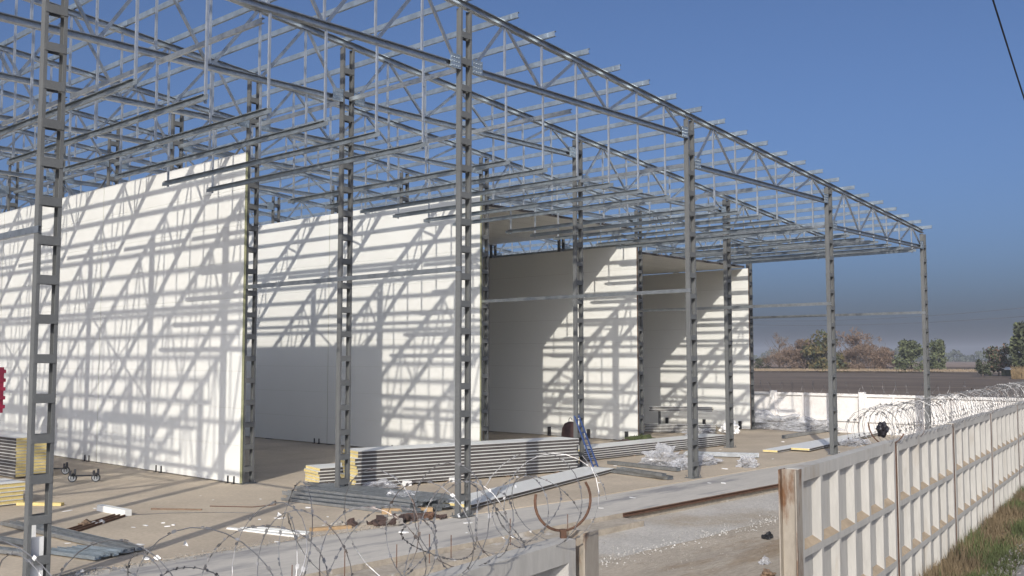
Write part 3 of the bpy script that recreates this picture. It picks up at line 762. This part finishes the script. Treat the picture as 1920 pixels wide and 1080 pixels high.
# ------------------------------------------------------------------ trolleys, ladder, drum, lift edge, bag
def trolley(label, p, ang):
    t = thing('panel_trolley', label, 'trolley', (*p, 0), ang, 'caster trolleys')
    b = MB(); b.box((-.36,-.03,.17),(.36,.03,.21))
    for s in (-1,1): b.box((s*.33-.03,-.22,.21),(s*.33+.03,.22,.25))
    for s in (-1,1):
        for q in (-1,1): b.box((s*.33-.03,q*.20-.02,.25),(s*.33+.03,q*.20+.02,.36))
    b.build('frame', M['dark'], t)
    for s in (-1,1):
        b = MB(); b.box((s*.33-.045,-.05,.09),(s*.33-.03,.05,.20)); b.box((s*.33+.03,-.05,.09),(s*.33+.045,.05,.20)); f = b.build('caster', M['dark'], t)
        b = MB(); n = 16; pts = []
        prof = [(.028,.10),(.028,.125),(-.028,.125),(-.028,.10)]
        for q in range(n):
            a = 2*math.pi*q/n
            for w_, r_ in prof: pts.append((s*.33+math.cos(a)*r_, w_, .127+math.sin(a)*r_))
        fs = []
        for q in range(n):
            q2 = (q+1)%n
            for e in range(4): fs.append((q*4+e, q*4+(e+1)%4, q2*4+(e+1)%4, q2*4+e))
        b.add(pts, fs); wt = b.build('wheel', M['rubber'], t)
        b = MB(); b.tube([(s*.33,-.022,.127),(s*.33,.022,.127)], .098, 14); b.build('hub', M['galv'], wt)
trolley('small black trolley on two caster wheels standing on the open floor', (13.3,28.9), R(-42))
trolley('second black caster trolley, partly behind the nearest column', (13.5,31.4), R(-35))
t = thing('ladder', 'blue ladder leaning against the column at the end of the tall panel stack', 'ladder', (25.75,19.75,0), 0)
la, lb = Vector((0,0,.01)), Vector((-.12,.72,1.72)); wv = Vector((.36,.10,0))
for s in (0,1):
    b = MB(); b.bar(la+wv*s, lb+wv*s, .06, .03, (1,.2,0)); b.build('rail', M['blue'], t)
for j in range(8):
    k = (j+.7)/8.4; p = la.lerp(lb,k); b = MB(); b.tube([p,p+wv], .018, 6); b.build('rung', M['blue'], t)
t = thing('drum', 'dark brown rounded drum with a wire handle behind the tall panel stack', 'drum', (29.5,23.75,0), 0); t.scale = (.8,.8,.84)
b = MB(); prof = [(.0,.0),(.40,.0),(.44,.12),(.44,.85),(.40,1.15),(.28,1.36),(.10,1.44),(0,1.45)]
n = 18; pts = []; fs = []
for r_, z in prof:
    for q in range(n): pts.append((r_*math.cos(6.2832*q/n), r_*math.sin(6.2832*q/n), z+.003))
for e in range(len(prof)-1):
    for q in range(n): fs.append((e*n+q, e*n+(q+1)%n, (e+1)*n+(q+1)%n, (e+1)*n+q))
b.add(pts, fs); b.build('body', M['maroon'], t, smooth=True)
b = MB(); b.tube([(-.12,0,1.42),(-.12,0,1.55),(-.04,0,1.62),(.08,0,1.6),(.12,0,1.5)], .016, 6); b.build('handle', M['dark'], t)
t = thing('lift_machine', 'bright red machine mast just entering at the left edge', 'machine', (13.20,36.0,.2), 0)
b = MB(); b.box((-.9,-.3,1.55),(.35,.3,3.1)); b.build('body', M['red'], t)
b = MB()
for z in (1.7,2.0,2.3,2.6,2.9): b.box((-.95,-.34,z),(.40,.34,z+.12))
b.build('rib', M['red'], t)
b = MB(); b.box((-.9,-.25,.05),(-.7,.25,1.55)); b.box((.05,-.15,.65),(.2,.0,1.55)); b.box((-.9,-.5,-.2),(.25,.5,.10)); b.build('chassis', M['dark'], t)
b = MB(); b.lump((0,0,.12), (.085,.085,.12), 4.4, .35, 3); x, y = fl(4.95+.55, .35)
tag(b.build('plastic_bag', M['black'], None, (x, y, FZ-.0)), 'black bag caught in the razor wire on the right fence', 'bag')

# ------------------------------------------------------------------ trees and bushes
def crown_mesh(c, r_, n, size, seed, squash=1.0, hollow=.35, mats=1, up=0.0, clump=9):
    rr = random.Random(seed); b = MB(); cl = []
    for j in range(clump):
        a = rr.random()*6.28; k = rr.random()**.5*.72; zz = rr.uniform(-.75,.8)
        cl.append((Vector((math.cos(a)*k*(1-.35*max(0,zz)), math.sin(a)*k*(1-.35*max(0,zz)), zz)), rr.uniform(.16,.42)))
    for j in range(n):
        cc, cr = cl[rr.randrange(clump)]
        d = Vector((rr.gauss(0,1), rr.gauss(0,1), rr.gauss(0,1))).normalized() * cr * rr.random()**.4
        p = cc + d
        q = Vector((c[0]+p.x*r_[0], c[1]+p.y*r_[1], c[2]+p.z*r_[2]))
        s = size * rr.uniform(.5,1.3)
        u = Vector((rr.gauss(0,1), rr.gauss(0,1), rr.gauss(0,1)+up)).normalized(); v = u.orthogonal().normalized(); v.rotate(Matrix.Rotation(rr.random()*6.28,3,u))
        k = squash
        b.add([q-u*s-v*s*k*.6, q+u*s*.2-v*s*k, q+u*s*1.1, q+u*s*.1+v*s*k], [(0,1,2,3)], rr.randrange(mats))
    return b
def tree(name, label, px, dist, wpx, top_px, base_px, mats, kind='leafy', seed=1, trunk=.2, group='trees and bushes beyond the field', cat=None, n=None):
    base = away(px, dist, LOW+.3); k = dist/1865
    H = (base_px - top_px) * k; W = wpx * k * (1.22 if kind == 'twig' else 1)
    t = thing(name, label, cat or ('bush' if 'bush' in name else 'tree'), base, 0, group)
    rr = random.Random(seed); b = MB()
    th = H * (.75 if kind == 'bare' else .5)
    b.tube([(0,0,-.3),(W*.01,0,th*.5),(W*.02,.0,th)], [H*.03, H*.022, H*.008], 7)
    for q in range(9 if kind != 'bare' else 16):
        a = rr.random()*6.28; z0 = th*rr.uniform(.15,.9); l = W*.5*rr.uniform(.5,.95)
        b.tube([(0,0,z0),(math.cos(a)*l*.5,math.sin(a)*l*.5,z0+l*.5),(math.cos(a)*l,math.sin(a)*l,z0+l*rr.uniform(.7,1.3))], [H*.012,H*.007,H*.003], 5)
    b.build('trunk', M['bark'], t)
    n = n or (1500 if kind == 'leafy' else 1100)
    z0 = H*trunk
    if kind == 'leafy': bb = crown_mesh((0,0,(z0+H)/2), (W*.5,W*.5,(H-z0)*.56), n, H*.045, seed, .8, mats=len(mats), clump=24)
    elif kind == 'twig': bb = crown_mesh((0,0,(z0+H)/2), (W*.5,W*.5,(H-z0)*.56), int(n*1.5), H*.06, seed, .17, mats=len(mats), up=1.2, clump=24)
    else: bb = crown_mesh((0,0,(z0+H)/2), (W*.5,W*.5,(H-z0)*.56), n//3, H*.06, seed, .10, mats=len(mats), up=.8, clump=8)
    bb.build('crown', [M[m] for m in mats], t)
D = 305
pk = ['lf_pink','lf_brown','lf_pink']
tree('low_bush','small green bush at the foot of the farthest wall end', 1428, D, 40, 672, 694, ['lf_green','lf_dark'], seed=1, trunk=0)
tree('low_bush','grey-brown bush below the bare tall tree', 1468, D-3, 75, 656, 694, pk, 'twig', 2, 0, n=2200)
tree('bare_tree','bare thin tall tree rising above the bushes at left', 1461, D+8, 44, 630, 694, ['lf_pink'], 'bare', 3, .25)
tree('low_bush','pinkish bare bush left of the olive tree', 1508, D, 70, 642, 694, pk, 'twig', 4, 0, n=3000)
tree('round_tree','olive yellow rounded tree left of the fourth front column', 1547, D-6, 82, 630, 695, ['lf_olive','lf_olive','lf_green'], 'leafy', 5, .0, n=2400)
tree('bare_tree','large bare crown tree just right of the fourth front column', 1602, D+10, 75, 625, 694, ['lf_pink','lf_brown'], 'twig', 6, .1, n=900)
tree('low_bush','reddish bare bush right of the fourth front column', 1610, D-2, 80, 650, 696, pk, 'twig', 7, 0, n=3000)
tree('bare_tree','slender bare tree above the reddish bushes', 1651, D+10, 34, 638, 694, ['lf_pink'], 'bare', 8, .3)
tree('low_bush','reddish brown bush left of the green round tree', 1655, D-3, 70, 654, 697, ['lf_brown','lf_pink'], 'twig', 9, 0, n=3000)
tree('round_tree','dense green round tree left of the last front column', 1708, D-10, 66, 645, 698, ['lf_green','lf_green2'], 'leafy', 10, .0, n=2400)
tree('round_tree','green tree half hidden behind the last front column', 1757, D-6, 46, 646, 697, ['lf_green','lf_green2'], 'leafy', 11, .0, n=2000)
tree('low_bush','low dark green bush at the left of the right-hand trees', 1842, D-70, 34, 668, 697, ['lf_dark','lf_green'], 'leafy', 12, 0, n=1500)
tree('bushy_tree','dark brownish tree with pale stems in front of the shed', 1872, D-60, 54, 650, 698, ['lf_dark','lf_brown','lf_green'], 'leafy', 13, .12, n=1700)
tree('tall_tree','tall dark green tree at the right edge of the picture', 1926, D-70, 62, 612, 698, ['lf_dark','lf_green','lf_green2'], 'leafy', 14, .08, n=2600)
tree('low_bush','dark bush behind the white shed roof', 1902, D-30, 40, 668, 697, ['lf_dark'], 'leafy', 15, 0, n=1200)
b = MB(); rr = random.Random(2)
for j in range(900):
    p = away(rr.uniform(1896,1950), D-90 + rr.uniform(-6,6), LOW); h = rr.uniform(.9,2.6); d = Vector((rr.uniform(-.3,.3),rr.uniform(-.3,.3),h)); s = RGT*.07
    b.add([p-s,p+s,p+d],[(0,1,2)])
tag(b.build('reeds', M['reed']), 'yellow reeds in front of the right-hand trees', None, None, 'stuff')
p = away(1888, D-62, LOW+.3); t = thing('shed', 'small white-roofed shed under the right-hand trees', 'shed', p, YAW-R(70)); t.scale = (.5,.5,.7)
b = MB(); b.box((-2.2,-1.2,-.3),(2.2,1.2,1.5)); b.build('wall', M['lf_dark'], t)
b = MB(); b.add([(-2.5,-1.5,1.5),(2.5,-1.5,1.5),(2.5,1.5,2.3),(-2.5,1.5,2.3),(-2.5,-1.5,1.6),(2.5,-1.5,1.6),(2.5,1.5,2.4),(-2.5,1.5,2.4)],[(0,3,2,1),(4,5,6,7),(0,1,5,4),(1,2,6,5),(2,3,7,6),(3,0,4,7)]); b.build('roof', M['white_sheet'], t)
b = MB(); rr = random.Random(8)
for j in range(5200):
    px = rr.uniform(1380,2050); p = away(px, 1150 + rr.uniform(-40,60), LOW)
    h = 6 + 9*max(0,.5+mnoise.noise(Vector((px*.03,0,0)))) + 5*mnoise.noise(Vector((px*.15,3,0)))
    p.z += rr.uniform(0,max(2,h)); s = rr.uniform(.8,2.0); u = Vector((rr.gauss(0,1),rr.gauss(0,1),rr.gauss(0,1))).normalized(); v = u.orthogonal().normalized()
    b.add([p-u*s,p-v*s,p+u*s,p+v*s],[(0,1,2,3)])
tag(b.build('far_wood', M['far_wood']), 'far hazy line of woods on the horizon', None, None, 'stuff')
b = MB(); rr = random.Random(18)
for j in range(3500):
    p = away(rr.uniform(1400,1830), rr.uniform(292,301), LOW+.3); h = rr.uniform(.3,.9); d = Vector((rr.uniform(-.2,.2),rr.uniform(-.2,.2),h)); s = RGT*.09
    b.add([p-s,p+s,p+d],[(0,1,2)])
tag(b.build('stubble', M['straw']), 'dry pale grass along the foot of the far bushes', None, None, 'stuff')
# grass on the verge
b = MB(); rr = random.Random(9)
for j in range(42000):
    s = 3 + 34*rr.random()**1.25
    x, y = fl(s, 0); yr = 5.05 + (x-17.5)*.15 if x < 28.5 else 6.65+(x-28.5)*.102
    off = -abs(rr.gauss(0, .5)) if rr.random() < .25 else rr.uniform(-2.2,-.02)
    x, y = fl(s, off)
    if y < yr - .1 + .15*rr.random(): continue
    dens = mnoise.noise(Vector((x*.8, y*.8, 0)))
    h = rr.uniform(.05,.17) * (1.15 + .7*dens) * (1.6 if off > -.35 and rr.random() < .3 else 1)
    d = Vector((rr.uniform(-.08,.08),rr.uniform(-.08,.08),max(.03,h))); a = rr.random()*6.28; sv = Vector((math.cos(a),math.sin(a),0))*rr.uniform(.006,.013)
    p = Vector((x,y,-.032)); dry = (mnoise.noise(Vector((x*.6+7, y*.9, 4))) + (.35 if off > -.6 else -.05) + rr.uniform(-.3,.3)) > .12
    b.add([p-sv,p+sv,p+d],[(0,1,2)], 1 if dry else 0)
tag(b.build('verge_grass', [M['grass'], M['grass_dry']]), 'short green and dry brown grass along the outside of the fence', None, None, 'stuff')
hz = MB(); hz.box((-450,-1550,-1.4),(3350,3350,42))
hm = bpy.data.materials.new('haze_air'); hm.use_nodes = True; hn = hm.node_tree
hn.nodes.remove(hn.nodes['Principled BSDF']); hv = hn.nodes.new('ShaderNodeVolumePrincipled')
hv.inputs['Color'].default_value = (.86,.89,.96,1); hv.inputs['Density'].default_value = .00034; hv.inputs['Anisotropy'].default_value = .1
hn.links.new(hv.outputs['Volume'], hn.nodes['Material Output'].inputs['Volume'])
tag(hz.build('haze', hm), 'thin blue autumn haze over the site and fields', None, None, 'stuff')
bpy.context.view_layer.update()
